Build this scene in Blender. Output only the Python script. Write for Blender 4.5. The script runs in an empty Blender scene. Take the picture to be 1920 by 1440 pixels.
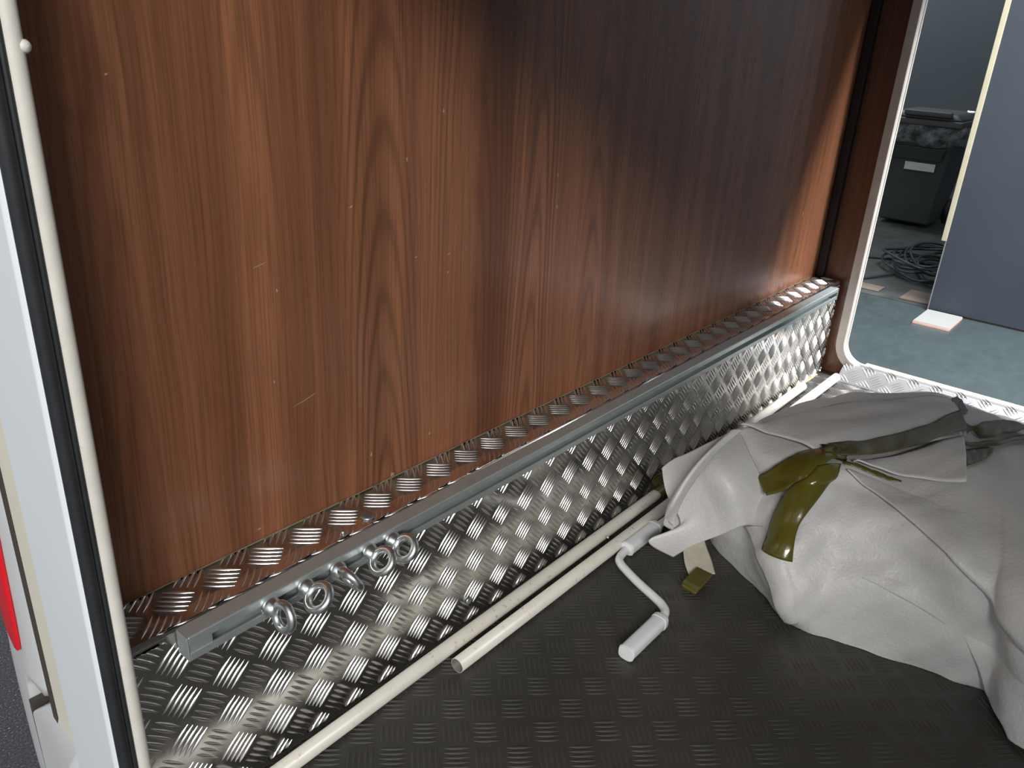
import bpy, bmesh, math, random
import numpy as np
from mathutils import Vector, Matrix

random.seed(7)
scene = bpy.context.scene
COL = scene.collection

# ------------------------------------------------------------------ camera
cam_d = bpy.data.cameras.new('camera')
cam_d.sensor_fit = 'HORIZONTAL'
cam_d.sensor_width = 36.0
cam_d.lens = 36.0 * 1520.644 / 1920.0
cam_d.clip_start = 0.02
cam = bpy.data.objects.new('camera', cam_d)
COL.objects.link(cam)
RIGHT = Vector((0.6457, -0.7619, 0.0512))
FWD = Vector((0.7116, 0.5760, -0.4022)).normalized()
RIGHT = (RIGHT - FWD * RIGHT.dot(FWD)).normalized()
UP = RIGHT.cross(FWD)
m = Matrix.Identity(4)
for r in range(3):
    m[r][0], m[r][1], m[r][2] = RIGHT[r], UP[r], -FWD[r]
m.translation = Vector((0.0, -0.6987, 0.7989))
cam.matrix_world = m
scene.camera = cam

# ------------------------------------------------------------------ world, lamps, exposure
world = bpy.data.worlds.new('workshop_air')
scene.world = world
world.use_nodes = True
world.node_tree.nodes['Background'].inputs[0].default_value = (0.88, 0.94, 1.0, 1)
world.node_tree.nodes['Background'].inputs[1].default_value = 0.50

def area_lamp(name, loc, target, sx, sy, power, col):
    d = bpy.data.lights.new(name, 'AREA')
    d.shape = 'RECTANGLE'
    d.size, d.size_y = sx, sy
    d.energy = power
    d.color = col
    o = bpy.data.objects.new(name, d)
    COL.objects.link(o)
    o.location = loc
    o.rotation_euler = (Vector(target) - Vector(loc)).to_track_quat('-Z', 'Y').to_euler()
    return o
# ceiling luminaires of the workshop: one behind the photographer, one over the far side of the vehicle
area_lamp('ceiling_luminaire', (-2.6, -3.1, 2.70), (0.9, -0.2, 0.2), 2.4, 0.28, 205, (1.0, 0.97, 0.93))
for yy in (-1.0, -3.4):
    lm = area_lamp('ceiling_luminaire', (3.10, yy, 3.15), (3.10, yy, 0.0), 0.30, 1.9, 420, (0.97, 0.98, 1.0))
    lm.rotation_euler = (0, 0, 0)                 # hangs level, long side across the vehicle's length
area_lamp('ceiling_luminaire', (7.2, 2.4, 3.3), (8.6, 1.7, 2.0), 1.2, 0.25, 75, (0.90, 0.96, 1.0))  # unseen lamp added to brighten the upper back wall

vs = scene.view_settings
vs.view_transform = 'Standard'
vs.look = 'None'
vs.gamma = 1.0
vs.use_curve_mapping = False
vs.exposure = 0.1

# ------------------------------------------------------------------ mesh helpers
def link(o, parent=None):
    COL.objects.link(o)
    if parent is not None:
        o.parent = parent
    return o

def tag(o, label=None, cat=None, group=None, kind=None):
    if label: o['label'] = label
    if cat: o['category'] = cat
    if group: o['group'] = group
    if kind: o['kind'] = kind
    return o

def thing(name, label, cat, group=None, loc=(0, 0, 0)):
    o = bpy.data.objects.new(name, None)
    o.empty_display_size = 0.05
    o.location = loc
    link(o)
    return tag(o, label, cat, group)

def mesh_obj(name, verts, faces, mat, parent=None, smooth=False):
    me = bpy.data.meshes.new(name)
    me.from_pydata([tuple(float(c) for c in v) for v in verts], [], [tuple(int(i) for i in f) for f in faces])
    me.validate()
    bm = bmesh.new(); bm.from_mesh(me)
    bmesh.ops.recalc_face_normals(bm, faces=bm.faces)
    bm.to_mesh(me); bm.free()
    me.materials.append(mat)
    if smooth:
        for p in me.polygons: p.use_smooth = True
    o = bpy.data.objects.new(name, me)
    link(o, parent)
    if parent is not None:
        o.location = -parent.location if parent.parent is None else (0, 0, 0)   # verts are written in world metres
    return o

def add_mod(o, kind, **kw):
    md = o.modifiers.new(kind.lower(), kind)
    for k, v in kw.items(): setattr(md, k, v)
    return md

class MB:
    """collects world-space geometry for one mesh"""
    def __init__(self): self.v = []; self.f = []
    def add(self, v, f):
        n = len(self.v); self.v += [tuple(p) for p in v]; self.f += [tuple(i + n for i in q) for q in f]; return self
    def box(self, x0, x1, y0, y1, z0, z1):
        v = [(x, y, z) for x in (x0, x1) for y in (y0, y1) for z in (z0, z1)]
        return self.add(v, [(0, 1, 3, 2), (4, 6, 7, 5), (0, 4, 5, 1), (2, 3, 7, 6), (0, 2, 6, 4), (1, 5, 7, 3)])
    def tube(self, pts, rad, n=16, cap=True, hollow=None):
        pts = [Vector(p) for p in pts]
        rads = rad if isinstance(rad, (list, tuple)) else [rad] * len(pts)
        rings = []; prev = None
        for i, p in enumerate(pts):
            t = (pts[min(i + 1, len(pts) - 1)] - pts[max(i - 1, 0)]).normalized()
            if prev is None:
                a = Vector((0, 0, 1)) if abs(t.z) < 0.9 else Vector((1, 0, 0))
            else: a = prev
            u = (a - t * a.dot(t)).normalized(); w = t.cross(u); prev = u
            rings.append([p + (u * math.cos(2 * math.pi * k / n) + w * math.sin(2 * math.pi * k / n)) * rads[i] for k in range(n)])
        v = [q for r in rings for q in r]; f = []
        for i in range(len(rings) - 1):
            for k in range(n):
                f.append((i * n + k, i * n + (k + 1) % n, (i + 1) * n + (k + 1) % n, (i + 1) * n + k))
        if cap:
            f.append(tuple(range(n))[::-1]); f.append(tuple((len(rings) - 1) * n + k for k in range(n)))
        return self.add(v, f)
    def extrude(self, prof, a, b, axis=0):
        """closed profile (two coordinates), pushed along axis from a to b"""
        n = len(prof); v = []
        for s in (a, b):
            for p in prof:
                q = list(p); q.insert(axis, s); v.append(tuple(q))
        f = [(k, (k + 1) % n, n + (k + 1) % n, n + k) for k in range(n)]
        f += [tuple(range(n))[::-1], tuple(n + k for k in range(n))]
        return self.add(v, f)
    def lathe(self, prof, centre, axis=(0, 0, 1), n=20):
        ax = Vector(axis).normalized()
        u = ax.orthogonal().normalized(); w = ax.cross(u); c = Vector(centre)
        v = [c + ax * h + (u * math.cos(2 * math.pi * k / n) + w * math.sin(2 * math.pi * k / n)) * r for (r, h) in prof for k in range(n)]
        f = [(i * n + k, i * n + (k + 1) % n, (i + 1) * n + (k + 1) % n, (i + 1) * n + k) for i in range(len(prof) - 1) for k in range(n)]
        f.append(tuple(range(n))[::-1]); f.append(tuple((len(prof) - 1) * n + k for k in range(n)))
        return self.add(v, f)
    def torus(self, centre, normal, start, R_, r_, n=40, k=14):
        nn = Vector(normal).normalized(); a = Vector(start); a = (a - nn * a.dot(nn)).normalized(); b = nn.cross(a); c = Vector(centre)
        v = []
        for i in range(n):
            t = 2 * math.pi * i / n; d = a * math.cos(t) + b * math.sin(t)
            for j in range(k):
                s = 2 * math.pi * j / k
                v.append(c + d * (R_ + r_ * math.cos(s)) + nn * r_ * math.sin(s))
        f = [(i * k + j, ((i + 1) % n) * k + j, ((i + 1) % n) * k + (j + 1) % k, i * k + (j + 1) % k) for i in range(n) for j in range(k)]
        return self.add(v, f)
    def build(self, name, mat, parent=None, smooth=False, bevel=0, seg=2):
        o = mesh_obj(name, self.v, self.f, mat, parent, smooth)
        if bevel:
            add_mod(o, 'BEVEL', width=bevel, segments=seg, limit_method='ANGLE', angle_limit=math.radians(35))
            for p in o.data.polygons: p.use_smooth = True
            add_mod(o, 'WEIGHTED_NORMAL', keep_sharp=True)
        return o

def cr_w(t):
    return np.stack([-.5 * t + t * t - .5 * t ** 3, 1 - 2.5 * t * t + 1.5 * t ** 3, .5 * t + 2 * t * t - 1.5 * t ** 3, -.5 * t * t + .5 * t ** 3], -1)
def surf(G, a, b):
    """smooth patch through a grid of world points"""
    G = np.asarray(G, float); a = np.asarray(a, float); b = np.asarray(b, float)
    n, mm = G.shape[:2]
    ia = np.clip(np.floor(a).astype(int), 0, n - 2); ib = np.clip(np.floor(b).astype(int), 0, mm - 2)
    wa = cr_w(a - ia); wb = cr_w(b - ib); out = 0
    for i in range(4):
        for j in range(4):
            out = out + (wa[..., i] * wb[..., j])[..., None] * G[np.clip(ia + i - 1, 0, n - 1), np.clip(ib + j - 1, 0, mm - 1)]
    return out
def grid_faces(n, mm):
    return [(i * mm + j, (i + 1) * mm + j, (i + 1) * mm + j + 1, i * mm + j + 1) for i in range(n - 1) for j in range(mm - 1)]
def curve_pts(P, n):
    P = np.asarray(P, float); s = np.linspace(0, len(P) - 1, n)
    G = np.stack([P, P], 1)
    return surf(G, s, np.zeros(n))

# ------------------------------------------------------------------ materials
class NT:
    def __init__(self, name):
        self.m = bpy.data.materials.new(name); self.m.use_nodes = True
        self.t = self.m.node_tree; self.b = self.t.nodes['Principled BSDF']
    def n(self, typ, **kw):
        x = self.t.nodes.new(typ)
        for k, v in kw.items(): setattr(x, k, v)
        return x
    def s(self, x):                                   # value or socket
        return x
    def put(self, sock, val):
        if isinstance(val, bpy.types.NodeSocket): self.t.links.new(val, sock)
        else: sock.default_value = val
    def math(self, op, a, b=0.0, c=None):
        x = self.n('ShaderNodeMath', operation=op)
        self.put(x.inputs[0], a); self.put(x.inputs[1], b)
        if c is not None: self.put(x.inputs[2], c)
        return x.outputs[0]
    def pos(self, scale=(1, 1, 1), loc=(0, 0, 0)):
        g = self.n('ShaderNodeNewGeometry'); mp = self.n('ShaderNodeMapping')
        mp.inputs['Scale'].default_value = scale; mp.inputs['Location'].default_value = loc
        self.t.links.new(g.outputs['Position'], mp.inputs['Vector'])
        return mp.outputs[0]
    def noise(self, vec, scale, detail=3, rough=.5, dist=0.0):
        x = self.n('ShaderNodeTexNoise'); self.put(x.inputs['Vector'], vec)
        x.inputs['Scale'].default_value = scale; x.inputs['Detail'].default_value = detail
        x.inputs['Roughness'].default_value = rough; x.inputs['Distortion'].default_value = dist
        return x.outputs['Fac']
    def ramp(self, fac, stops):
        x = self.n('ShaderNodeValToRGB'); self.put(x.inputs[0], fac)
        e = x.color_ramp.elements
        while len(e) < len(stops): e.new(0.5)
        for k, (p, c) in enumerate(stops):
            e[k].position = p; e[k].color = (*c, 1) if len(c) == 3 else c
        return x.outputs[0]
    def map(self, v, a, b, c, d):
        x = self.n('ShaderNodeMapRange'); self.put(x.inputs[0], v)
        for k, q in enumerate((a, b, c, d)): x.inputs[k + 1].default_value = q
        return x.outputs[0]
    def mix(self, fac, a, b):
        x = self.n('ShaderNodeMix', data_type='RGBA'); self.put(x.inputs[0], fac)
        self.put(x.inputs[6], a if isinstance(a, bpy.types.NodeSocket) else (*a, 1))
        self.put(x.inputs[7], b if isinstance(b, bpy.types.NodeSocket) else (*b, 1))
        return x.outputs[2]
    def bump(self, h, strength, dist):
        x = self.n('ShaderNodeBump'); self.put(x.inputs['Height'], h)
        x.inputs['Strength'].default_value = strength; x.inputs['Distance'].default_value = dist
        self.t.links.new(x.outputs[0], self.b.inputs['Normal'])
    def set(self, col=None, rough=None, metal=None, spec=None, **kw):
        if col is not None: self.put(self.b.inputs['Base Color'], col if isinstance(col, bpy.types.NodeSocket) else (*col, 1))
        if rough is not None: self.put(self.b.inputs['Roughness'], rough)
        if metal is not None: self.b.inputs['Metallic'].default_value = metal
        if spec is not None: self.b.inputs['Specular IOR Level'].default_value = spec
        for k, v in kw.items(): self.put(self.b.inputs[k.replace('_', ' ')], v)
        return self

def simple(name, col, rough, metal=0.0, var=0.12, scale=30, bump=0.0, spec=None, dirt=None, dirt_scale=60, dirt_lim=(.62, .70)):
    k = NT(name)
    p = k.pos()
    a = tuple(c * (1 - var) for c in col); b = tuple(min(1, c * (1 + var)) for c in col)
    c = k.ramp(k.noise(p, scale, 4), [(.3, a), (.7, b)])
    if dirt:
        c = k.mix(k.map(k.noise(p, dirt_scale, 4, .6), dirt_lim[0], dirt_lim[1], 0, 1), c, dirt)
    k.set(c, rough, metal, spec)
    if bump: k.bump(k.noise(p, scale * 6, 3), bump, .001)
    return k.m
M = {}

def wood(name, tone=1.0, gloss=.27):
    k = NT(name)
    g = k.n('ShaderNodeNewGeometry'); sp = k.n('ShaderNodeSeparateXYZ'); k.t.links.new(g.outputs['Position'], sp.inputs[0])
    x, z = sp.outputs['X'], sp.outputs['Z']
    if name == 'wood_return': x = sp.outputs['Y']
    # slow wander of the grain along the height
    wv = k.n('ShaderNodeCombineXYZ'); k.put(wv.inputs[0], k.math('MULTIPLY', x, 3.0)); k.put(wv.inputs[2], k.math('MULTIPLY', z, 0.9))
    wander = k.math('MULTIPLY', k.math('SUBTRACT', k.noise(wv.outputs[0], 2.2, 2), 0.5), 0.026)
    xs = k.math('ADD', x, wander)
    # sawn leaves of veneer print, each with a heart of its own
    px = k.math('DIVIDE', k.math('ADD', xs, 0.055), 0.148)
    idx = k.math('FLOOR', px)
    wn = k.n('ShaderNodeTexWhiteNoise', noise_dimensions='1D'); k.put(wn.inputs['W'], k.math('ADD', idx, 3.37))
    rnd = wn.outputs['Value']
    wn2 = k.n('ShaderNodeTexWhiteNoise', noise_dimensions='1D'); k.put(wn2.inputs['W'], k.math('ADD', idx, 17.9))
    rnd2 = wn2.outputs['Value']
    loc = k.math('SUBTRACT', k.math('SUBTRACT', px, idx), k.math('ADD', .35, k.math('MULTIPLY', rnd, .3)))
    u = k.math('MULTIPLY', loc, 0.148)
    fine = k.n('ShaderNodeCombineXYZ'); k.put(fine.inputs[0], k.math('MULTIPLY', x, 30.0)); k.put(fine.inputs[2], k.math('MULTIPLY', z, 2.2))
    jit = k.math('MULTIPLY', k.math('SUBTRACT', k.noise(fine.outputs[0], 1.0, 3), .5), .007)
    dd = k.math('ADD', k.math('MULTIPLY', k.math('SUBTRACT', z, .05), k.math('ADD', .045, k.math('MULTIPLY', rnd2, .035))), .004)
    rr = k.math('SQRT', k.math('ADD', k.math('POWER', k.math('ABSOLUTE', u), 2.0), k.math('POWER', k.math('ABSOLUTE', dd), 2.0)))
    rr = k.math('ADD', rr, jit)
    ring = k.math('SINE', k.math('MULTIPLY', rr, 820.0))
    ring2 = k.math('POWER', k.math('ABSOLUTE', k.math('ADD', k.math('MULTIPLY', ring, .5), .5)), 2.6)
    # strength of the ring lines fades in and out
    am = k.n('ShaderNodeCombineXYZ'); k.put(am.inputs[0], k.math('MULTIPLY', x, 11.0)); k.put(am.inputs[2], k.math('MULTIPLY', z, .7))
    amp = k.map(k.noise(am.outputs[0], 1.3, 2), .38, .68, .12, 1.0)
    line = k.math('MULTIPLY', ring2, amp)
    # broad bands and hair-fine pores
    bb = k.n('ShaderNodeCombineXYZ'); k.put(bb.inputs[0], k.math('MULTIPLY', xs, 13.0)); k.put(bb.inputs[2], k.math('MULTIPLY', z, .25))
    band = k.noise(bb.outputs[0], 1.0, 3, .6)
    pp = k.n('ShaderNodeCombineXYZ'); k.put(pp.inputs[0], k.math('MULTIPLY', xs, 420.0)); k.put(pp.inputs[2], k.math('MULTIPLY', z, 6.0))
    pore = k.noise(pp.outputs[0], 1.0, 2)
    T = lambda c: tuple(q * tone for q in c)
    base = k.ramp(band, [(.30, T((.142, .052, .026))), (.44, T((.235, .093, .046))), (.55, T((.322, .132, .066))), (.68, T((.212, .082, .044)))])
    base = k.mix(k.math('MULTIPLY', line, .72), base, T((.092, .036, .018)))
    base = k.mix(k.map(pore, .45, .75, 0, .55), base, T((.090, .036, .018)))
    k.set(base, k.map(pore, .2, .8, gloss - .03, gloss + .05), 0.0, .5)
    k.bump(pore, .06, .0006)
    return k.m
M['wood'] = wood('wood_laminate', .90)
M['chip'] = simple('bare_chip_in_laminate', (.38, .25, .17), .6, 0, .2, 90)
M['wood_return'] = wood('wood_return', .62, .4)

def tread(name):
    k = NT(name); p = k.pos()
    n1 = k.noise(p, 9, 4, .6); n2 = k.noise(p, 60, 3, .6)
    c = k.mix(k.map(n1, .55, .72, 0, .45), (.84, .83, .81), (.50, .46, .40))
    r = k.math('ADD', k.map(n1, .3, .75, .15, .27), k.map(n2, .3, .7, -.03, .05))
    k.set(c, r, 1.0)
    k.bump(k.noise(p, 34, 2), .12, .0015)
    return k.m
M['tread'] = tread('aluminium_tread_plate')
M['sill_plate'] = simple('dull_aluminium_tread_plate', (.40, .40, .41), .37, .9, .05, 30)

def rubber_floor():
    k = NT('black_rubber_floor'); p = k.pos()
    n1 = k.noise(p, 5, 4, .6)
    c = k.ramp(n1, [(.3, (.033, .031, .027)), (.7, (.054, .050, .044))])
    c = k.mix(k.map(k.noise(p, 420, 2, .6), .70, .78, 0, .5), c, (.16, .14, .12))
    k.set(c, k.map(k.noise(p, 14, 4, .65), .3, .7, .30, .46), 0.0, .5)
    k.bump(k.noise(p, 900, 2), .10, .0004)
    return k.m
M['rubber_floor'] = rubber_floor()
M['galv'] = simple('galvanised_steel', (.50, .55, .545), .38, .70, .06, 50)
M['zinc'] = simple('zinc_plated_steel', (.74, .78, .78), .30, 1.0, .10, 80)
M['screw'] = simple('grey_screw_head', (.35, .37, .38), .4, .9, .1, 120)
M['pole'] = simple('cream_painted_tube', (.62, .595, .53), .38, 0, .05, 25, .05, dirt=(.33, .28, .21), dirt_scale=95, dirt_lim=(.61, .74))
M['tube_inside'] = simple('tube_bore', (.13, .12, .105), .6, 0, .2, 80)
M['white_plastic'] = simple('white_plastic', (.70, .72, .73), .38, 0, .04, 30, dirt=(.40, .37, .33), dirt_scale=70, dirt_lim=(.68, .80))
M['white_rod'] = simple('white_painted_rod', (.74, .75, .76), .3, 0, .04, 30, dirt=(.45, .42, .36), dirt_scale=60, dirt_lim=(.68, .8))

def foam():
    k = NT('grey_foam_wrap'); p = k.pos()
    n1 = k.noise(p, 260, 3, .6); n2 = k.noise(p, 90, 3, .6)
    c = k.ramp(k.noise(p, 7, 3), [(.3, (.560, .555, .545)), (.7, (.63, .62, .605))])
    c = k.mix(k.map(n1, .5, .75, 0, .25), c, (.74, .73, .71))
    k.set(c, k.map(n2, .3, .7, .34, .50), 0.0, .5)
    hgt = k.math('ADD', k.math('MULTIPLY', n1, .6), k.math('MULTIPLY', n2, .8))
    k.bump(hgt, .55, .0022)
    return k.m
M['foam'] = foam()
def tape():
    k = NT('olive_packing_tape'); p = k.pos((1, 2.4, 1))
    k.set(k.ramp(k.noise(p, 12, 3), [(.3, (.078, .070, .008)), (.7, (.110, .098, .014))]), k.map(k.noise(p, 40, 2), .3, .7, .12, .25), 0.0, .5)
    k.bump(k.noise(p, 55, 3), .30, .0015)
    return k.m
M['tape'] = tape()
def tape_thin():
    k = NT('stretched_olive_tape'); p = k.pos((1.0, 3.2, 1.0))
    c = k.ramp(k.noise(p, 18, 2), [(.35, (.070, .064, .026)), (.7, (.125, .115, .072))])
    k.set(c, .36, 0.0, .25); k.bump(k.noise(p, 42, 2), .25, .0015)
    return k.m
M['tape_thin'] = tape_thin()
M['strap'] = simple('pale_felt_strap', (.60, .56, .46), .8, 0, .10, 60, .3)
M['sealant'] = simple('beige_sealant', (.20, .18, .12), .5, 0, .15, 60)
M['sealant_amber'] = simple('amber_sealant', (.50, .34, .17), .5, 0, .2, 60)
M['cream'] = simple('cream_body_plastic', (.72, .69, .58), .42, 0, .03, 12, dirt=(.42, .38, .28), dirt_scale=40, dirt_lim=(.70, .82))
M['cream_trim'] = simple('cream_edge_trim', (.64, .62, .56), .5, 0, .06, 40, .1, dirt=(.32, .28, .20), dirt_scale=55, dirt_lim=(.66, .80))
M['grey_paint'] = simple('pale_grey_paint', (.72, .76, .80), .38, 0, .02, 6)
M['grey_plastic'] = simple('light_grey_bumper_plastic', (.52, .53, .54), .42, 0, .04, 10)
M['black_rubber'] = simple('black_rubber_seal', (.022, .024, .027), .38, 0, .15, 40)
M['dark_gap'] = simple('dark_brown_gap', (.055, .045, .038), .7, 0, .1, 30)
M['red'] = simple('red_lamp_lens', (.72, .010, .018), .22, 0, .05, 20)
M['frame_alu'] = simple('beige_grey_frame', (.60, .54, .49), .38, .15, .08, 20)
M['dark_post'] = simple('dark_corner_gap', (.015, .012, .011), .6, 0, .1, 30)
M['shell'] = simple('pale_lining_board', (.62, .61, .58), .6, 0, .08, 8)
M['white_shell'] = simple('white_body_skin', (.70, .70, .68), .4, 0, .03, 6)
M['sill_wood'] = simple('ochre_sill_edge', (.62, .50, .33), .5, 0, .12, 60)

def asphalt():
    k = NT('dark_asphalt'); p = k.pos()
    c = k.ramp(k.noise(p, 260, 3, .7), [(.42, (.02, .02, .023)), (.62, (.060, .061, .065)), (.74, (.5, .5, .5))])
    k.set(c, .55); k.bump(k.noise(p, 200, 3), .8, .004); return k.m
M['asphalt'] = asphalt()
def workshop_floor():
    k = NT('teal_grey_painted_concrete'); p = k.pos((1, 2.2, 1))
    c = k.ramp(k.noise(p, 3.5, 5, .6), [(.3, (.033, .046, .049)), (.7, (.043, .058, .061))])
    c = k.mix(k.map(k.noise(k.pos(), 60, 3, .6), .72, .80, 0, .6), c, (.42, .45, .44))
    k.set(c, k.map(k.noise(p, 10, 3), .3, .7, .28, .45), 0.0, .5); return k.m
M['wfloor'] = workshop_floor()
M['mat'] = simple('shaded_floor_dark', (.045, .050, .048), .55, 0, .35, 9)  # darker floor colour standing in for the shade beyond the board
M['navy'] = simple('dark_blue_grey_board', (.024, .031, .041), .55, 0, .05, 5)
M['board_edge'] = simple('cream_board_edge', (.34, .31, .22), .5, 0, .05, 12)
M['thin_edge'] = simple('grey_board_edge', (.15, .15, .15), .4, 0, .05, 12)
M['tile'] = simple('white_glazed_tile', (.30, .31, .30), .3, 0, .02, 12)
M['tile_body'] = simple('pink_clay_tile_body', (.55, .33, .27), .7, 0, .06, 20)
M['bin'] = simple('black_bin_plastic', (.040, .044, .045), .42, 0, .10, 12)
M['binlid'] = simple('grey_bin_lid_plastic', (.085, .085, .085), .45, 0, .08, 12)
M['label'] = simple('white_paper_label', (.62, .61, .58), .6, 0, .04, 30)
def bag():
    k = NT('clear_bin_bag'); p = k.pos()
    k.set(k.ramp(k.noise(p, 16, 3), [(.35, (.05, .052, .052)), (.7, (.26, .265, .265))]), .16); k.bump(k.noise(p, 22, 3), .9, .02); return k.m
M['bag'] = bag()
M['cable'] = simple('dark_green_cable', (.030, .042, .042), .32, 0, .1, 20)
M['cardboard'] = simple('brown_cardboard', (.135, .105, .085), .7, 0, .1, 14)
M['backwall'] = simple('blue_grey_workshop_wall', (.075, .090, .100), .7, 0, .06, 1.2)

# ------------------------------------------------------------------ dimensions (metres)
XN, XF = 0.215, 2.098        # inner faces of the vehicle's side walls
HB, DB = 0.25, 0.0685        # tread plate box: height, depth from the wood wall
YB = -1.22                   # wall opposite the wood wall
HZ, HF = 1.08, 1.06         # heads of the near and the far hatch
GZ = -0.50                   # workshop floor

# ------------------------------------------------------------------ the setting
def struct(o): o['kind'] = 'structure'; return o

wall = struct(MB().box(XN + .01, XF + .004, 0.0, .03, -.06, 1.42).build('wall_front', M['wood']))
# bare chips and scratches in the laminate: (x, z, half width, half height, tilt)
CHIPS = [(0.568, 0.6112, 0.0035, 0.0017, 20), (0.7087, 0.7056, 0.0013, 0.0033, 0), (0.9428, 0.5657, 0.002, 0.0039, 0), (0.9398, 0.6112, 0.0015, 0.003, 0), (1.054, 0.6798, 0.0016, 0.0156, -25), (0.6506, 0.6551, 0.0017, 0.0035, 10), (1.1503, 0.7375, 0.0023, 0.0058, 0), (0.424, 0.2649, 0.0038, 0.0014, 10), (0.6235, 0.2541, 0.0037, 0.0047, 20), (0.6913, 0.2904, 0.0024, 0.0036, 0), (0.7225, 0.5333, 0.0049, 0.0011, 10), (0.6653, 0.5388, 0.0034, 0.0011, 10), (0.7212, 0.5099, 0.0013, 0.003, -30), (0.4676, 0.5367, 0.0011, 0.0025, 0), (0.4566, 0.4367, 0.0012, 0.002, 0), (0.3222, 0.7476, 0.002, 0.0014, 30), (0.4498, 0.5671, 0.0125, 0.0006, 12), (0.4969, 0.4036, 0.0242, 0.0005, 14), (1.9166, 0.4299, 0.0027, 0.009, -10), (1.2953, 0.6787, 0.005, 0.0011, 30), (1.1874, 0.5867, 0.0042, 0.001, 30), (0.589, 0.2969, 0.0013, 0.0038, -15), (1.2181, 0.3294, 0.0019, 0.0054, 0)]
for i, (cx, cz, hw, hh, tl) in enumerate(CHIPS):
    hw, hh = hw * .7, hh * .7
    a = math.radians(tl); pts = []
    for k in range(7):
        t = 2 * math.pi * k / 7; q = 1 + .35 * math.sin(3.1 * k + i)
        u_, v_ = hw * q * math.cos(t), hh * q * math.sin(t)
        pts.append((cx + u_ * math.cos(a) - v_ * math.sin(a), cz + u_ * math.sin(a) + v_ * math.cos(a)))
    MB().add([(x, -.0004, z) for x, z in pts] + [(x, .0004, z) for x, z in pts], [tuple(range(7)), tuple(range(7, 14))[::-1]] + [(k, (k + 1) % 7, 7 + (k + 1) % 7, 7 + k) for k in range(7)]).build('chip', M['chip'], wall)
struct(MB().box(XN, XF, YB - .03, YB, -.06, 1.42).build('wall_back', M['shell']))
struct(MB().box(XN - .02, XF + .14, YB - .03, .03, 1.42, 1.46).build('ceiling', M['shell']))
fl = struct(MB().box(XN - .01, XF + .03, YB, .0, -.06, 0.0).build('floor', M['rubber_floor']))
struct(MB().box(-9, 1.3, -9, 9, GZ - .05, GZ).build('floor_near', M['asphalt']))
struct(MB().box(1.3, 14, -9, 9, GZ - .05, GZ).build('floor_far', M['wfloor']))

# raised bars of five-bar tread plate
def bar_mesh(mb, o, d, n, up, L, w, h, lim=None):
    o, d, n, up = Vector(o), Vector(d), Vector(n), Vector(up)
    ts = (-.98, -.72, -.38, 0, .38, .72, .98)
    rows = []
    for t in ts:
        hw = w * .5 * max(0.06, (1 - abs(t) ** 1.9)); hh = h * (1 - abs(t) ** 2.4)
        c = o + d * (t * L * .5)
        rows.append([c + n * hw * s + up * hh * q for s, q in ((-1, 0), (-.62, .62), (-.26, .96), (.26, .96), (.62, .62), (1, 0))])
    v = [p for r_ in rows for p in r_]
    if lim: v = [Vector([min(max(p[k], lim[k][0]), lim[k][1]) if lim[k] else p[k] for k in range(3)]) for p in v]
    f = [(i * 6 + j, (i + 1) * 6 + j, (i + 1) * 6 + j + 1, i * 6 + j + 1) for i in range(len(ts) - 1) for j in range(5)]
    mb.add(v, f)

def tread_bars(name, mat, parent, origin, eu, ev, up, pu, pv, nu, nv, first_diag, lim, L=.0345, w=.0040, h=.0017, lift=0.0, ok=None):
    """first_diag: sign of the bar direction (eu + sign * ev) of the groups on the lattice; the others sit in between"""
    eu, ev, up, origin = Vector(eu), Vector(ev), Vector(up), Vector(origin)
    mb = MB()
    for i in range(nu[0], nu[1]):
        for j in range(nv[0], nv[1]):
            for half in (0, 1):
                c = origin + eu * (pu * (i + .5 * half)) + ev * (pv * (j + .5 * half)) + up * lift
                sg = first_diag if half == 0 else -first_diag
                d = (eu + ev * sg).normalized(); n = (eu - ev * sg).normalized()
                for k in range(-2, 3):
                    q = c + n * (k * .0069)
                    inside = all(lim[a] is None or lim[a][0] - .008 < q[a] < lim[a][1] + .008 for a in range(3))
                    if inside and (ok is None or ok(q)):
                        bar_mesh(mb, q, d, n, up, L, w, h, lim)
    o = mb.build(name, mat, parent, smooth=True)
    o['kind'] = 'stuff'
    return o

tread_bars('tread_bars', M['rubber_floor'], fl, (.522, -.169, 0), (1, 0, 0), (0, 1, 0), (0, 0, 1), .0525, .0548, (-7, 33), (-20, 4), -1,
           ((XN + .01, 2.05), (-1.19, -.072), None), L=.034, w=.0048, h=.0012, lift=.0001)

# side walls of the vehicle with their hatch openings
def side_wall(name, x0, x1, y0, z0, HZ, mat):
    mb = MB()
    mb.box(x0, x1, YB - .03, .05, HZ, 1.46)
    mb.box(x0, x1, YB - .03, -1.15, -.06, HZ)
    mb.box(x0, x1, y0, .05, -.06, HZ)
    mb.box(x0, x1, -1.15, y0, -.06, z0)
    for yc, zc, sy, sz in ((y0, z0, -1, 1), (y0, HZ, -1, -1), (-1.15, z0, 1, 1), (-1.15, HZ, 1, -1)):   # rounded corners of the opening
        r_ = .072
        arc = [(yc + sy * r_ * (1 - math.cos(math.radians(a))), zc + sz * r_ * (1 - math.sin(math.radians(a)))) for a in range(0, 91, 10)]
        mb.extrude([(yc, zc)] + arc, x0, x1, 0)
    return struct(mb.build(name, mat))
side_wall('wall_left', XN, XN + .012, -.092, -.01, HZ, M['white_shell'])
side_wall('wall_right', XF + .008, 2.116, -.086, .02, HF, M['wood_return'])

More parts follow.
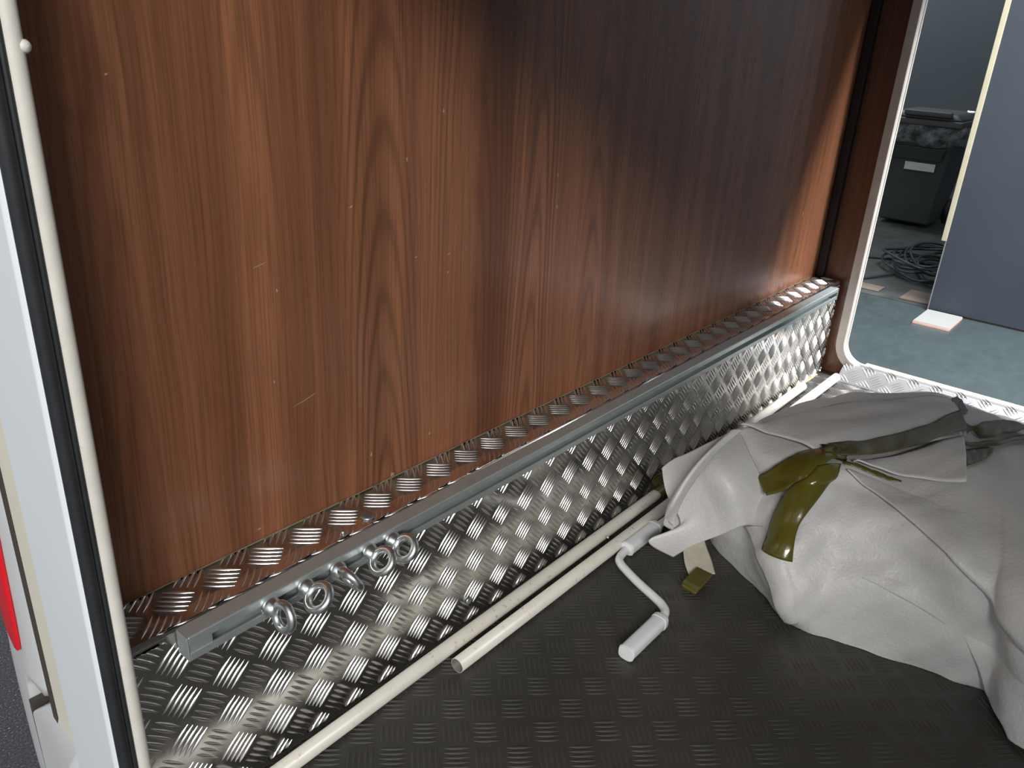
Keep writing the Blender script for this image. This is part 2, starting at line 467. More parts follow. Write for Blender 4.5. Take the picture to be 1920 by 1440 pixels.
def loop_rect(y0, y1, z0, z1, r, x, n=8):
    pts = []
    for cy, cz, a0 in ((y1 - r, z1 - r, 0), (y0 + r, z1 - r, 90), (y0 + r, z0 + r, 180), (y1 - r, z0 + r, 270)):
        for k in range(n + 1):
            a = math.radians(a0 + 90 * k / n)
            pts.append((x, cy + r * math.cos(a), cz + r * math.sin(a)))
    return pts
def swept_frame(name, rect, r, prof, mat, parent, closed=True, smooth=True):
    """prof: (distance outside the opening, x) pairs"""
    y0, y1, z0, z1 = rect
    loops = [loop_rect(y0 - o, y1 + o, z0 - o, z1 + o, max(r + o, .004), x) for o, x in prof]
    n = len(loops[0]); v = [p for l in loops for p in l]; f = []
    mm = len(loops)
    for i in range(mm if closed else mm - 1):
        i2 = (i + 1) % mm
        for k in range(n):
            f.append((i * n + k, i * n + (k + 1) % n, i2 * n + (k + 1) % n, i2 * n + k))
    return mesh_obj(name, v, f, mat, parent, smooth)
def ring_prof(co, cx, ro, rx, n=12):
    return [(co + ro * math.cos(2 * math.pi * k / n), cx + rx * math.sin(2 * math.pi * k / n)) for k in range(n)]

# near hatch: grey profile, black bulb seal, cream bead
door = struct(bpy.data.objects.new('door_1', None)); link(door)
R1 = (-1.15, -.103, -.06, HZ)
g = swept_frame('door_frame', R1, .05, [(.003, .199), (.007, .1965), (.105, .1965), (.1095, .1985), (.1095, .213), (.003, .213)], M['grey_paint'], door, smooth=False)
add_mod(g, 'BEVEL', width=.0012, segments=2, limit_method='ANGLE', angle_limit=math.radians(25))
swept_frame('rubber_seal', R1, .05, ring_prof(.0025, .2052, .0055, .0062), M['black_rubber'], door)
swept_frame('rubber_lip', R1, .05, ring_prof(.0015, .2125, .0035, .0028), M['black_rubber'], door)
swept_frame('edge_bead', R1, .05, ring_prof(.0010, .2200, .0050, .0062), M['cream_trim'], door)
MB().lathe([(.0001, 0), (.0035, .0006), (.0045, .002), (.003, .0042), (.0001, .005)], (.2250, -.103, .772), (.3, -1, 0), 12).build('bead_blob', M['cream_trim'], door, True)

# far hatch: beige grey frame with a pale edge
door2 = struct(bpy.data.objects.new('door_2', None)); link(door2)
R2 = (-1.15, -.109, .037, HF)
g = swept_frame('door_frame', R2, .055, [(.001, 2.095), (.0215, 2.0925), (.0225, 2.106), (.012, 2.116), (.0, 2.116), (-.0005, 2.102)], M['frame_alu'], door2, smooth=False)
add_mod(g, 'BEVEL', width=.0015, segments=2, limit_method='ANGLE', angle_limit=math.radians(25))
swept_frame('edge_bead', R2, .055, ring_prof(.0000, 2.118, .0026, .0042), M['cream_trim'], door2)

leaf = MB().extrude([(2.140, 1.075), (2.128, 1.090), (2.535, 1.850), (2.560, 1.836)], -.08, -1.18, 1).build('hatch_leaf', M['white_shell'], door2, bevel=.004)

# dark corner gap between wood wall and the far side wall
struct(MB().box(2.086, XF + .012, -.021, -.001, HB, 1.42).build('trim_1', M['dark_post'], bevel=.002))
# far sill: folded tread plate
sill = struct(bpy.data.objects.new('trim_2', None)); link(sill)
a0, a1 = Vector((2.052, 0, .0015)), Vector((2.095, 0, .0365))
pl = MB().extrude([(2.050, .0005), (2.052, .003), (2.0945, .038), (2.122, .0385), (2.122, .0365), (2.096, .0355), (2.055, .0005)], -.121, -1.19, 1)
# extrude() wants (x, z) with y inserted in the middle
pl.build('sill_plate', M['sill_plate'], sill, bevel=.0006)
d = (a1 - a0).normalized(); upn = Vector((-d.z, 0, d.x))
tread_bars('tread_bars', M['sill_plate'], sill, (2.0730, -.16, .0203), (0, -1, 0), d, upn, .0545, .0545, (-1, 20), (-1, 2), 1,
           ((2.053, 2.0935), (-1.18, -.122), None), h=.0011)
MB().box(2.112, 2.136, -1.13, -.165, .0340, .0395).build('sill_edge', M['sill_wood'], sill, bevel=.0015)

# ------------------------------------------------------------------ tread plate box
box = thing('tread_plate_box', 'long low box of shiny aluminium tread plate along the foot of the wood wall', 'box', loc=(XN + .01, -DB, 0))
X0, X1 = XN + .010, 2.086
prof = [(-.002, .0), (-DB, .0)]
for k in range(7):
    a = math.radians(90 * k / 6)
    prof.append((-DB + .0045 - .0045 * math.cos(a), HB - .0045 + .0045 * math.sin(a)))
prof += [(-.002, HB)]
o = MB().extrude(prof, X0, X1, 0).build('plate', M['tread'], box)
for p in o.data.polygons: p.use_smooth = abs(p.normal.x) < .5
add_mod(o, 'WEIGHTED_NORMAL')
tread_bars('tread_bars', M['tread'], box, (.4438, -DB, .1055), (1, 0, 0), (0, 0, 1), (0, -1, 0), .0549, .0535, (-5, 32), (-3, 4), 1,
           ((X0 + .003, X1 - .004), None, (.004, HB - .008)))
tread_bars('tread_bars', M['tread'], box, (.4102, -.0300, HB), (1, 0, 0), (0, 1, 0), (0, 0, 1), .0541, .0541, (-4, 33), (-2, 3), -1,
           ((X0 + .003, X1 - .004), (-DB + .004, -.0025), None))
# sealant beads
def bead(name, pts, r, mat):
    P = curve_pts(pts, 80)
    rr = [r * random.uniform(.7, 1.25) for _ in P]
    MB().tube([tuple(q) for q in P], rr, 8).build(name, mat, box, True)
bead('sealant_bead', [(X0 + .01, -.0012, HB + .0006), (.6, -.0018, HB + .0006), (1.2, -.0012, HB + .0004), (2.08, -.0012, HB + .0004)], .0010, M['sealant'])
bead('sealant_bead', [(1.45, -DB - .001, .0008), (1.6, -DB - .0012, .001), (1.85, -DB - .0010, .001), (2.05, -DB - .0012, .001)], .0028, M['sealant_amber'])
for c, ax, r in (((.539, -.050, HB + .0005), (0, 0, 1), .0085), ((.497, -.0560, HB + .0005), (0, 0, 1), .003), ((.706, -DB - .0005, .0387), (0, -1, 0), .0062)):
    MB().lathe([(r, 0), (r, .0009), (r * .86, .0022), (r * .5, .0031), (r * .1, .0034)], c, ax, 20).build('screw_head', M['screw'], box, True)

# ------------------------------------------------------------------ slotted rail and its eye nuts
rail = thing('slotted_rail', 'galvanised slotted channel rail fixed along the top front edge of the tread plate box', 'rail', loc=(.283, -.08, .236))
y0, y1 = -DB - .0022, -.0912
prof = [(y0, .2225), (y1 + .0012, .2225), (y1, .2235), (y1, .2318), (y1 + .003, .2318), (y1 + .003, .2255), (y0 - .0025, .2255), (y0 - .0025, .2485),
        (y1 + .003, .2485), (y1 + .003, .2422), (y1, .2422), (y1, .2505), (y1 + .0012, .2515), (y0, .2515)]
MB().extrude(prof, .2835, 2.005, 0).build('channel', M['galv'], rail, bevel=.0005)
MB().box(2.005, 2.009, y1 - .0008, y0, .2220, .2520).build('end_cap', M['galv'], rail, bevel=.0006)
MB().box(.2815, .2835, y1 + .0002, y0 - .0002, .2228, .2513).build('end_cap', M['galv'], rail, bevel=.0006)
MB().box(.2830, .3080, y1 + .0010, y0 - .003, .2260, .2480).build('slot_filler', M['galv'], rail, bevel=.0006)
nuts = [(.3725, -10, 'zinc eye nut nearest the near end of the slotted rail'),
        (.4160, -48, 'second zinc eye nut from the near end of the slotted rail'),
        (.4590, 27, 'middle zinc eye nut on the rail, its ring turned edge-on like a hook'),
        (.5050, -44, 'fourth zinc eye nut from the near end of the rail, close beside the farthest one'),
        (.5395, -40, 'zinc eye nut farthest along the rail from its near end')]
for x, phi, lab in nuts:
    t = thing('eye_nut', lab, 'eye nut', 'eye nuts on the slotted rail', loc=(x, -.091, .2370))
    ph = math.radians(phi)
    nrm = Vector((math.cos(ph), 0, math.sin(ph))); inpl = Vector((-math.sin(ph), 0, math.cos(ph)))
    MB().torus((x, -.1155, .2370), nrm, (0, 1, 0), .0136, .0047).build('ring', M['zinc'], t, True)
    MB().lathe([(.0105, 0), (.0112, .0012), (.0112, .0034), (.0098, .0062), (.0086, .0090), (.0062, .0125)], (x, -.0912, .2370), (0, -1, 0), 24).build('collar', M['zinc'], t, True)
    MB().lathe([(.0048, 0), (.0048, .0180)], (x, -.0735, .2370), (0, -1, 0), 16).build('stud', M['zinc'], t, True)

# ------------------------------------------------------------------ tubes and crank on the floor
def hollow_tube(name, label, a, b, r, bore):
    t = thing(name, label, 'pole', 'cream tubes beside the tread plate box', loc=((a[0]), a[1], 0.0))
    a, b = Vector(a), Vector(b); d = (b - a).normalized(); u = d.orthogonal().normalized(); w = d.cross(u); n = 28
    rings = [(a, r - .0006), (a, r), (a.lerp(b, .33), r), (a.lerp(b, .66), r), (b, r), (b, r - .0006)]
    v = [c + (u * math.cos(2 * math.pi * k / n) + w * math.sin(2 * math.pi * k / n)) * q for c, q in rings for k in range(n)]
    f = [(i * n + k, i * n + (k + 1) % n, (i + 1) * n + (k + 1) % n, (i + 1) * n + k) for i in range(5) for k in range(n)]
    f.append(tuple(5 * n + k for k in range(n)))
    o = mesh_obj('wall', v, f, M['pole'], t, True)
    o.name = 'tube'
    rings = [(a, r - .0006), (a + d * .0006, r - .0018), (a + d * .09, r - .0018)]
    v = [c + (u * math.cos(2 * math.pi * k / n) + w * math.sin(2 * math.pi * k / n)) * q for c, q in rings for k in range(n)]
    f = [(i * n + k, (i + 1) * n + k, (i + 1) * n + (k + 1) % n, i * n + (k + 1) % n) for i in range(2) for k in range(n)]
    f.append(tuple(2 * n + k for k in range(n)))
    mesh_obj('bore', v, f, M['tube_inside'], t, True)
    return t
p1 = hollow_tube('tube', 'cream painted tube lying closest to the tread plate box, running out past the hatch', (.232, -.0985, .0120), (1.92, -.0835, .0120), .0103, True)
p2 = hollow_tube('tube', 'cream painted tube with its open end on the black floor, reaching the far sill', (.6220, -.1275, .0120), (2.044, -.1230, .0125), .0107, True)
MB().tube([(1.004, -.1107, .0205), (1.006, -.1112, .0222)], .0022, 8).build('rivet', M['pole'], p2, True)

crank = thing('crank_handle', 'white Z-bent crank handle with two plastic grips lying on the black floor', 'crank handle', loc=(.95, -.2, 0))
path = [(1.60, -.158, .0105), (1.30, -.150, .0105), (1.135, -.1470, .0105), (1.03, -.1460, .0105), (.999, -.1470, .0105), (.980, -.1520, .0105), (.971, -.1610, .0105),
        (.9650, -.1720, .0105), (.9500, -.2060, .0105), (.9360, -.2450, .0105), (.9290, -.2620, .0105), (.9190, -.2740, .0105), (.9030, -.2795, .0105), (.8850, -.2805, .0105), (.84, -.2810, .0105)]
def round_path(P, n=90): return [tuple(q) for q in curve_pts(P, n)]
MB().tube(round_path(path, 140), .0068, 16).build('rod', M['white_rod'], crank, True)
def grip(a, b, r):
    a, b = Vector(a), Vector(b); d = (b - a).normalized(); w = Vector((0, 0, 1)); u = w.cross(d).normalized()
    n = 24; v = []; prof = [(0, .70), (0, .97), (.03, 1.08), (.10, 1.08), (.105, 1.0), (.94, 1.0), (.98, .98), (1.0, .90), (1.0, .0001)]
    L = (b - a).length
    for s, q in prof:
        for k in range(n):
            t = 2 * math.pi * k / n; c, sn = math.cos(t), math.sin(t)
            e = 3.2; rad = (abs(c) ** e + abs(sn) ** e) ** (-1 / e)
            v.append(a + d * (s * L) + (u * c * 1.05 + w * sn * .95) * rad * r * q)
    f = [(i * n + k, i * n + (k + 1) % n, (i + 1) * n + (k + 1) % n, (i + 1) * n + k) for i in range(len(prof) - 1) for k in range(n)]
    f.append(tuple(range(n)))
    return v, f
for a, b in (((1.108, -.1462, .0118), (1.012, -.1462, .0118)), ((.8980, -.2805, .0118), (.8000, -.2812, .0118))):
    v, f = grip(a, b, .0112) if a[0] < 1 else grip(a, b, .0112)
    o = mesh_obj('grip', v, f, M['white_plastic'], crank, True)
    add_mod(o, 'EDGE_SPLIT', split_angle=math.radians(50))
    e0 = Vector(b); dd = (e0 - Vector(a)).normalized()
    v, f = grip(e0 - dd * .0012, e0 + dd * .0012, .0109)
    v = [q for i, q in enumerate(v)]
    c_ = mesh_obj('end_cap', v, f, M['white_rod'], o, True); add_mod(c_, 'EDGE_SPLIT', split_angle=math.radians(40))

# ------------------------------------------------------------------ foam-wrapped bundle
BUNDLE_GRID = [[(1.19, -0.215, 0.0), (1.19, -0.217, 0.03), (1.19, -0.22, 0.05), (1.19, -0.22, 0.07), (1.19, -0.22, 0.09), (1.195, -0.22, 0.12), (1.2, -0.22, 0.15), (1.205, -0.215, 0.17), (1.21, -0.21, 0.1), (1.2, -0.21, 0.0)], [(1.1437, -0.2316, 0.0), (1.1299, -0.2389, 0.03), (1.1211, -0.2483, 0.06), (1.1261, -0.2504, 0.09), (1.1383, -0.2488, 0.12), (1.1491, -0.2461, 0.16), (1.179, -0.2367, 0.185), (1.2083, -0.2271, 0.198), (1.25, -0.205, 0.14), (1.25, -0.19, 0.0)], [(1.0953, -0.3241, 0.0), (1.0872, -0.3234, 0.025), (1.0834, -0.3198, 0.055), (1.0905, -0.3138, 0.085), (1.1073, -0.3095, 0.125), (1.1346, -0.3041, 0.16), (1.1632, -0.2982, 0.195), (1.2799, -0.2505, 0.2), (1.42, -0.21, 0.14), (1.42, -0.19, 0.0)], [(1.0369, -0.4208, 0.0), (1.0235, -0.4156, 0.03), (1.0192, -0.4041, 0.065), (1.0279, -0.3893, 0.105), (1.0627, -0.3815, 0.145), (1.104, -0.3771, 0.185), (1.1597, -0.362, 0.212), (1.3899, -0.2848, 0.195), (1.55, -0.24, 0.14), (1.55, -0.22, 0.0)], [(1.0471, -0.4819, 0.0), (1.048, -0.4752, 0.03), (1.0513, -0.4644, 0.075), (1.0679, -0.4499, 0.115), (1.0977, -0.4298, 0.165), (1.1386, -0.4133, 0.195), (1.1997, -0.3968, 0.215), (1.4758, -0.3236, 0.19), (1.65, -0.27, 0.13), (1.66, -0.25, 0.0)], [(1.0592, -0.5395, 0.0), (1.0616, -0.5312, 0.04), (1.0694, -0.5185, 0.085), (1.0886, -0.5006, 0.13), (1.1116, -0.4842, 0.17), (1.155, -0.4723, 0.195), (1.2592, -0.443, 0.215), (1.5739, -0.3724, 0.185), (1.74, -0.33, 0.12), (1.75, -0.31, 0.0)], [(1.0702, -0.5805, 0.0), (1.0678, -0.5777, 0.045), (1.0766, -0.568, 0.09), (1.0949, -0.5521, 0.135), (1.1086, -0.5387, 0.175), (1.1543, -0.5237, 0.2), (1.3059, -0.4938, 0.217), (1.6601, -0.4187, 0.18), (1.8, -0.38, 0.12), (1.82, -0.37, 0.0)], [(1.0814, -0.6342, 0.0), (1.0739, -0.6304, 0.05), (1.0747, -0.6222, 0.095), (1.0774, -0.6102, 0.14), (1.0911, -0.5974, 0.178), (1.1456, -0.5824, 0.2), (1.3177, -0.537, 0.22), (1.6229, -0.4745, 0.185), (1.8, -0.46, 0.12), (1.85, -0.45, 0.0)], [(1.0899, -0.6863, 0.0), (1.0799, -0.6798, 0.045), (1.0765, -0.6692, 0.095), (1.0775, -0.6572, 0.14), (1.0988, -0.6424, 0.18), (1.1568, -0.6242, 0.21), (1.3306, -0.5857, 0.225), (1.5976, -0.5332, 0.19), (1.8, -0.54, 0.12), (1.86, -0.54, 0.0)], [(1.0236, -0.7396, 0.0), (1.0273, -0.7254, 0.05), (1.0297, -0.7114, 0.1), (1.0418, -0.6957, 0.15), (1.0837, -0.6776, 0.19), (1.1615, -0.6574, 0.215), (1.3453, -0.6231, 0.225), (1.5749, -0.5931, 0.19), (1.78, -0.63, 0.12), (1.85, -0.63, 0.0)], [(1.0, -0.9, 0.0), (1.0, -0.9, 0.05), (1.0, -0.88, 0.1), (1.02, -0.87, 0.15), (1.06, -0.86, 0.19), (1.15, -0.85, 0.21), (1.35, -0.83, 0.22), (1.55, -0.8, 0.19), (1.75, -0.8, 0.12), (1.82, -0.8, 0.0)], [(1.05, -1.0, 0.0), (1.06, -1.0, 0.02), (1.08, -1.0, 0.04), (1.1, -1.0, 0.06), (1.15, -1.0, 0.08), (1.25, -1.0, 0.1), (1.4, -1.0, 0.1), (1.55, -0.98, 0.08), (1.65, -0.95, 0.05), (1.7, -0.93, 0.0)]]
FLAP_GRID = [[(1.2076, -0.2209, 0.196), (1.151, -0.2684, 0.188), (1.1245, -0.3059, 0.165), (1.1204, -0.3183, 0.128), (1.1091, -0.3156, 0.092)], [(1.1335, -0.2055, 0.19), (1.0807, -0.2526, 0.185), (1.0658, -0.2817, 0.165), (1.0687, -0.2994, 0.133), (1.0727, -0.3085, 0.106)], [(1.1133, -0.1806, 0.168), (1.0757, -0.2174, 0.158), (1.0654, -0.2456, 0.135), (1.0638, -0.2655, 0.105), (1.0618, -0.2785, 0.078)], [(1.1029, -0.1606, 0.152), (1.0668, -0.1963, 0.138), (1.0605, -0.2293, 0.105), (1.0541, -0.2409, 0.078), (1.0509, -0.2436, 0.048)], [(1.0803, -0.1539, 0.142), (1.0529, -0.1827, 0.118), (1.0509, -0.2164, 0.072), (1.0095, -0.1845, 0.048), (1.0391, -0.2174, 0.018)]]
LIP_GRID = [[(1.1826, -0.2376, 0.208), (1.1028, -0.2344, 0.198), (1.062, -0.2279, 0.168), (1.03, -0.2212, 0.13), (1.0249, -0.2156, 0.085)], [(1.1635, -0.23, 0.212), (1.0776, -0.2325, 0.204), (1.0318, -0.2264, 0.175), (1.0058, -0.2191, 0.135), (1.0233, -0.2031, 0.09)], [(1.1543, -0.2261, 0.205), (1.0702, -0.2267, 0.195), (1.0318, -0.2186, 0.165), (1.0167, -0.2076, 0.125), (1.0222, -0.2022, 0.08)], [(1.163, -0.2264, 0.195), (1.0744, -0.2298, 0.185), (1.037, -0.2229, 0.155), (1.0239, -0.2146, 0.115), (1.0355, -0.2117, 0.07)]]
LOOP_GRID = [[(1.0716, -0.1872, 0.122), (1.0514, -0.1913, 0.092), (1.0381, -0.1966, 0.075), (1.0394, -0.2051, 0.066), (1.0555, -0.2125, 0.068), (1.0736, -0.2095, 0.085), (1.0882, -0.1949, 0.108)], [(1.0836, -0.1902, 0.1238), (1.0634, -0.1943, 0.0938), (1.0501, -0.1996, 0.0768), (1.0514, -0.2081, 0.0678), (1.0675, -0.2155, 0.0698), (1.0856, -0.2125, 0.0868), (1.1002, -0.1979, 0.1098)], [(1.0966, -0.1934, 0.1258), (1.0764, -0.1976, 0.0957), (1.0631, -0.2029, 0.0787), (1.0644, -0.2113, 0.0697), (1.0805, -0.2187, 0.0717), (1.0986, -0.2158, 0.0887), (1.1132, -0.2011, 0.1117)], [(1.1116, -0.1972, 0.128), (1.0914, -0.2013, 0.098), (1.0781, -0.2066, 0.081), (1.0794, -0.2151, 0.072), (1.0955, -0.2225, 0.074), (1.1136, -0.2195, 0.091), (1.1282, -0.2049, 0.114)]]
STRAP = [[(1.0875, -0.1975, 0.02), (1.1346, -0.2228, 0.02)], [(1.0773, -0.2147, 0.012), (1.1213, -0.2333, 0.012)], [(1.0544, -0.2325, 0.006), (1.0982, -0.2564, 0.006)], [(1.0324, -0.2529, 0.004), (1.0651, -0.2826, 0.004)]]
TAPE_END = [[(1.0517, -0.256, 0.01), (1.0521, -0.2846, 0.01)], [(1.0214, -0.2568, 0.012), (1.0172, -0.2875, 0.012)], [(0.9971, -0.2591, 0.01), (0.9916, -0.2876, 0.01)], [(0.9939, -0.262, 0.003), (0.9962, -0.2834, 0.003)]]
LAYERS = {
    'top_sheet': ([(1.02, 6.7), (1.9, 6.4), (2.7, 6.2), (3.4, 6.04), (4.16, 5.9), (4.76, 5.92), (5.48, 6.0), (6.12, 6.1), (7.06, 6.28)], [(1.08, 6.76), (1.86, 6.88), (2.52, 6.88), (3.0, 6.92), (3.72, 6.94), (4.5, 6.94), (5.28, 6.92), (6.0, 6.92), (6.74, 7.1)]),
    'corner': ([(4.28, 5.74), (4.78, 5.8), (5.5, 5.9), (6.14, 6.04), (7.08, 6.26)], [(4.34, 5.7), (4.82, 5.56), (5.5, 5.44), (6.3, 5.44), (7.12, 5.48)]),
    'over': ([(4.16, 5.52), (4.62, 5.1), (5.16, 4.82), (6.06, 4.4), (6.76, 4.02), (7.46, 3.48), (8.4, 2.94), (9.3, 2.35), (9.9, 1.9)], [(4.34, 5.58), (4.96, 5.44), (5.64, 5.32), (6.46, 5.3), (7.28, 5.32), (8.0, 5.18), (9.2, 4.9), (9.7, 4.4), (10.2, 3.5)]),
    'cone': ([(7.08, 1.86), (7.44, 1.16), (7.82, 0.56), (8.2, 0.26), (8.7, 0.38), (8.9, 0.18)], [(7.15, 2.05), (8.2, 2.1), (9.2, 2.0), (9.5, 1.6), (9.6, 1.0), (9.6, 0.4)]),
    'crease': ([(1.96, 3.22), (2.26, 3.04), (2.62, 2.5), (2.82, 1.54), (2.98, 0.4)], [(2.5, 3.74), (3.02, 3.48), (3.3, 2.74), (3.36, 1.84), (3.34, 0.7)]),
    'crease2': ([(4.48, 2.56), (5.24, 2.28), (6.06, 2.06), (6.94, 1.76)], [(4.88, 2.98), (5.66, 2.86), (6.44, 2.8), (7.12, 2.4)]),
    'tapeA': ([(2.0, 5.08), (2.16, 5.32), (2.38, 5.7), (2.74, 6.0), (3.08, 6.08), (3.64, 6.12)], [(2.44, 4.52), (2.62, 4.72), (2.8, 4.92), (3.06, 5.34), (3.46, 5.7), (3.88, 5.86)]),
    'tapeB': ([(3.24, 5.64), (2.96, 5.2), (2.74, 4.7), (2.66, 4.24), (2.66, 3.7), (2.7, 3.08)], [(3.98, 5.66), (3.88, 5.18), (3.66, 4.86), (3.38, 4.36), (3.24, 3.88), (3.26, 3.0)]),
    'tapeC': ([(3.46, 6.12), (3.96, 6.12), (4.44, 6.1), (5.12, 6.14), (5.66, 6.22), (6.2, 6.36), (6.94, 6.58)], [(3.8, 5.84), (4.18, 5.78), (4.5, 5.78), (5.18, 5.86), (5.74, 5.94), (6.24, 6.08), (7.18, 6.34)]),
    'tapeD': ([(7.02, 6.56), (7.36, 6.44), (7.84, 6.66), (8.42, 6.9), (8.74, 7.02), (8.98, 6.98)], [(7.2, 6.34), (7.36, 6.4), (7.62, 6.32), (8.0, 6.38), (8.76, 6.62), (9.0, 6.86)]),
    'tapeD2': ([(7.1, 6.26), (7.46, 6.26), (7.78, 6.3), (8.62, 6.44), (9.02, 6.76)], [(7.1, 6.18), (7.44, 6.18), (7.76, 6.22), (8.6, 6.34), (9.02, 6.62)]),
    'tapeD3': ([(7.14, 6.12), (7.38, 6.18), (7.66, 6.22), (7.92, 6.22)], [(7.16, 5.82), (7.4, 5.92), (7.64, 6.04), (7.88, 6.16)]),
    'tapeE': ([(4.04, 5.82), (4.6, 5.64), (5.08, 5.52), (5.48, 5.46)], [(4.08, 5.72), (4.66, 5.52), (5.08, 5.42), (5.48, 5.42)]),
    'tapeF': ([(6.64, 7.12), (6.84, 7.4), (7.04, 7.22), (7.28, 7.0)], [(6.74, 6.88), (6.86, 6.78), (7.0, 6.76), (7.22, 6.84)]),
}
BG = np.array(BUNDLE_GRID)
bundle = thing('wrapped_bundle', 'large lumpy bundle wrapped in grey foam sheet and olive tape on the black floor', 'bundle', loc=(1.4, -.6, 0))
na, nb = 150, 110
aa, bb_ = np.meshgrid(np.linspace(0, 11, na), np.linspace(0, 9, nb), indexing='ij')
P = surf(BG, aa, bb_)
P[..., 2] = np.maximum(P[..., 2], .0008)
def normals(G, a, b):
    e = .03
    da = surf(G, np.minimum(a + e, G.shape[0] - 1.001), b) - surf(G, np.maximum(a - e, 0), b)
    db = surf(G, a, np.minimum(b + e, G.shape[1] - 1.001)) - surf(G, a, np.maximum(b - e, 0))
    n = np.cross(da, db); n /= (np.linalg.norm(n, axis=-1, keepdims=True) + 1e-12)
    s = np.where(n[..., 2:3] < 0, -1.0, 1.0)
    # outward: away from the inside of the bundle
    c = surf(G, a, b) - np.array([1.36, -.6, .08]); s = np.where((n * c).sum(-1, keepdims=True) < 0, -1.0, 1.0)
    return n * s
def wobble(p, k, amp):
    return amp * (np.sin(p[..., 0] * k * 1.3 + 3 * np.sin(p[..., 1] * k * .7)) * np.sin(p[..., 1] * k + 2.1 * p[..., 2] * k))
N = normals(BG, aa, bb_)
P = P + N * (wobble(P, 23, .0035) + wobble(P, 51, .0012))[..., None]
P[..., 2] = np.maximum(P[..., 2], .0008)
body = mesh_obj('foam_wrap', P.reshape(-1, 3), grid_faces(na, nb), M['foam'], bundle, True)

def base_at(a, b):
    p = surf(BG, a, b); n = normals(BG, a, b)
    return p + n * (wobble(p, 23, .0035) + wobble(p, 51, .0012))[..., None], n
def lay_sheet(name, A, B, offA, offB, mat, thick, nu=40, nv=12, arch=0.0, off_end=None, crumple=0.0, label=None):
    """a sheet between two edge lines given on the bundle's surface, standing off by offA..offB"""
    A = curve_pts(np.c_[np.array(A), np.zeros(len(A))], nu)[:, :2]; B = curve_pts(np.c_[np.array(B), np.zeros(len(B))], nu)[:, :2]
    t = np.linspace(0, 1, nv)[None, :, None]
    ab = A[:, None] * (1 - t) + B[:, None] * t
    p, n = base_at(np.clip(ab[..., 0], 0, 10.99), np.clip(ab[..., 1], 0, 8.99))
    tt = np.linspace(0, 1, nv)[None, :]; ss = np.linspace(0, 1, nu)[:, None]
    off = offA * (1 - tt) + offB * tt + arch * np.sin(np.pi * tt)
    if off_end is not None: off = off + (off_end[0] * (1 - ss) ** 2 + off_end[1] * ss ** 2)
    if crumple: off = off + crumple * (np.sin(ss * 34 + tt * 5) * np.sin(tt * 7 + ss * 11) + 1)
    p = p + n * off[..., None]
    p[..., 2] = np.maximum(p[..., 2], .002)
    o = mesh_obj(name, p.reshape(-1, 3), grid_faces(nu, nv), mat, bundle, True)
    add_mod(o, 'SOLIDIFY', thickness=thick, offset=0.0)
    if label: o['label'] = label
    return o
L = LAYERS
lay_sheet('foam_flap', *L['top_sheet'], .010, .003, M['foam'], .0030, 60, 20, .004)
lay_sheet('foam_corner', *L['corner'], .007, .013, M['foam'], .0026, 36, 14, .0, (0, .010))
lay_sheet('foam_overlap', *L['over'], .0085, -.002, M['foam'], .0024, 60, 16)
lay_sheet('foam_crease', *L['crease'], .009, -.002, M['foam'], .0022, 40, 14, .003, (-.004, -.004))
lay_sheet('foam_crease', *L['crease2'], .0028, -.003, M['foam'], .0016, 40, 14, .002, (-.0045, -.0045))
lay_sheet('foam_pleat', *L['cone'], .013, -.002, M['foam'], .0024, 50, 30, .004, (-.016, 0))
lay_sheet('tape_strip', *L['tapeA'], .011, .009, M['tape'], .0006, 40, 12, .002, (.006, .004), .0004)
lay_sheet('tape_strip', *L['tapeB'], .014, .010, M['tape'], .0006, 40, 12, .003, (0, -.004))
lay_sheet('tape_strip', *L['tapeC'], .018, .016, M['tape_thin'], .0006, 60, 12, .002, (0, .004), .0005)
lay_sheet('tape_strip', *L['tapeD'], .012, .010, M['tape_thin'], .0006, 50, 10, .004, None, .0008)
lay_sheet('tape_strip', *L['tapeD2'], .007, .006, M['tape_thin'], .0006, 40, 8, .002, None, .0008)
lay_sheet('tape_strip', *L['tapeD3'], .004, .004, M['tape_thin'], .0006, 30, 10, .002, None, .0008)
lay_sheet('tape_strip', *L['tapeE'], .004, .004, M['tape'], .0006, 30, 8, .001, None, .0005)
lay_sheet('tape_strip', *L['tapeF'], .004, .003, M['tape_thin'], .0006, 30, 10, .002, None, .0006)
# crumpled knot where the tapes meet
p, n = base_at(np.array([3.72]), np.array([5.98])); kc = Vector(p[0] + n[0] * .013)
kn = []
for i in range(15):
    for j in range(11):
        u_, v_ = 2 * math.pi * i / 14, math.pi * (j / 10 - .5)
        rad = 1 + .28 * math.sin(5 * u_ + 2 * v_) + .16 * math.sin(9 * u_)
        kn.append((kc.x + .014 * rad * math.cos(v_) * math.cos(u_), kc.y + .021 * rad * math.cos(v_) * math.sin(u_), kc.z + .008 * rad * math.sin(v_)))
mesh_obj('tape_knot', kn, grid_faces(15, 11), M['tape_thin'], bundle, True)

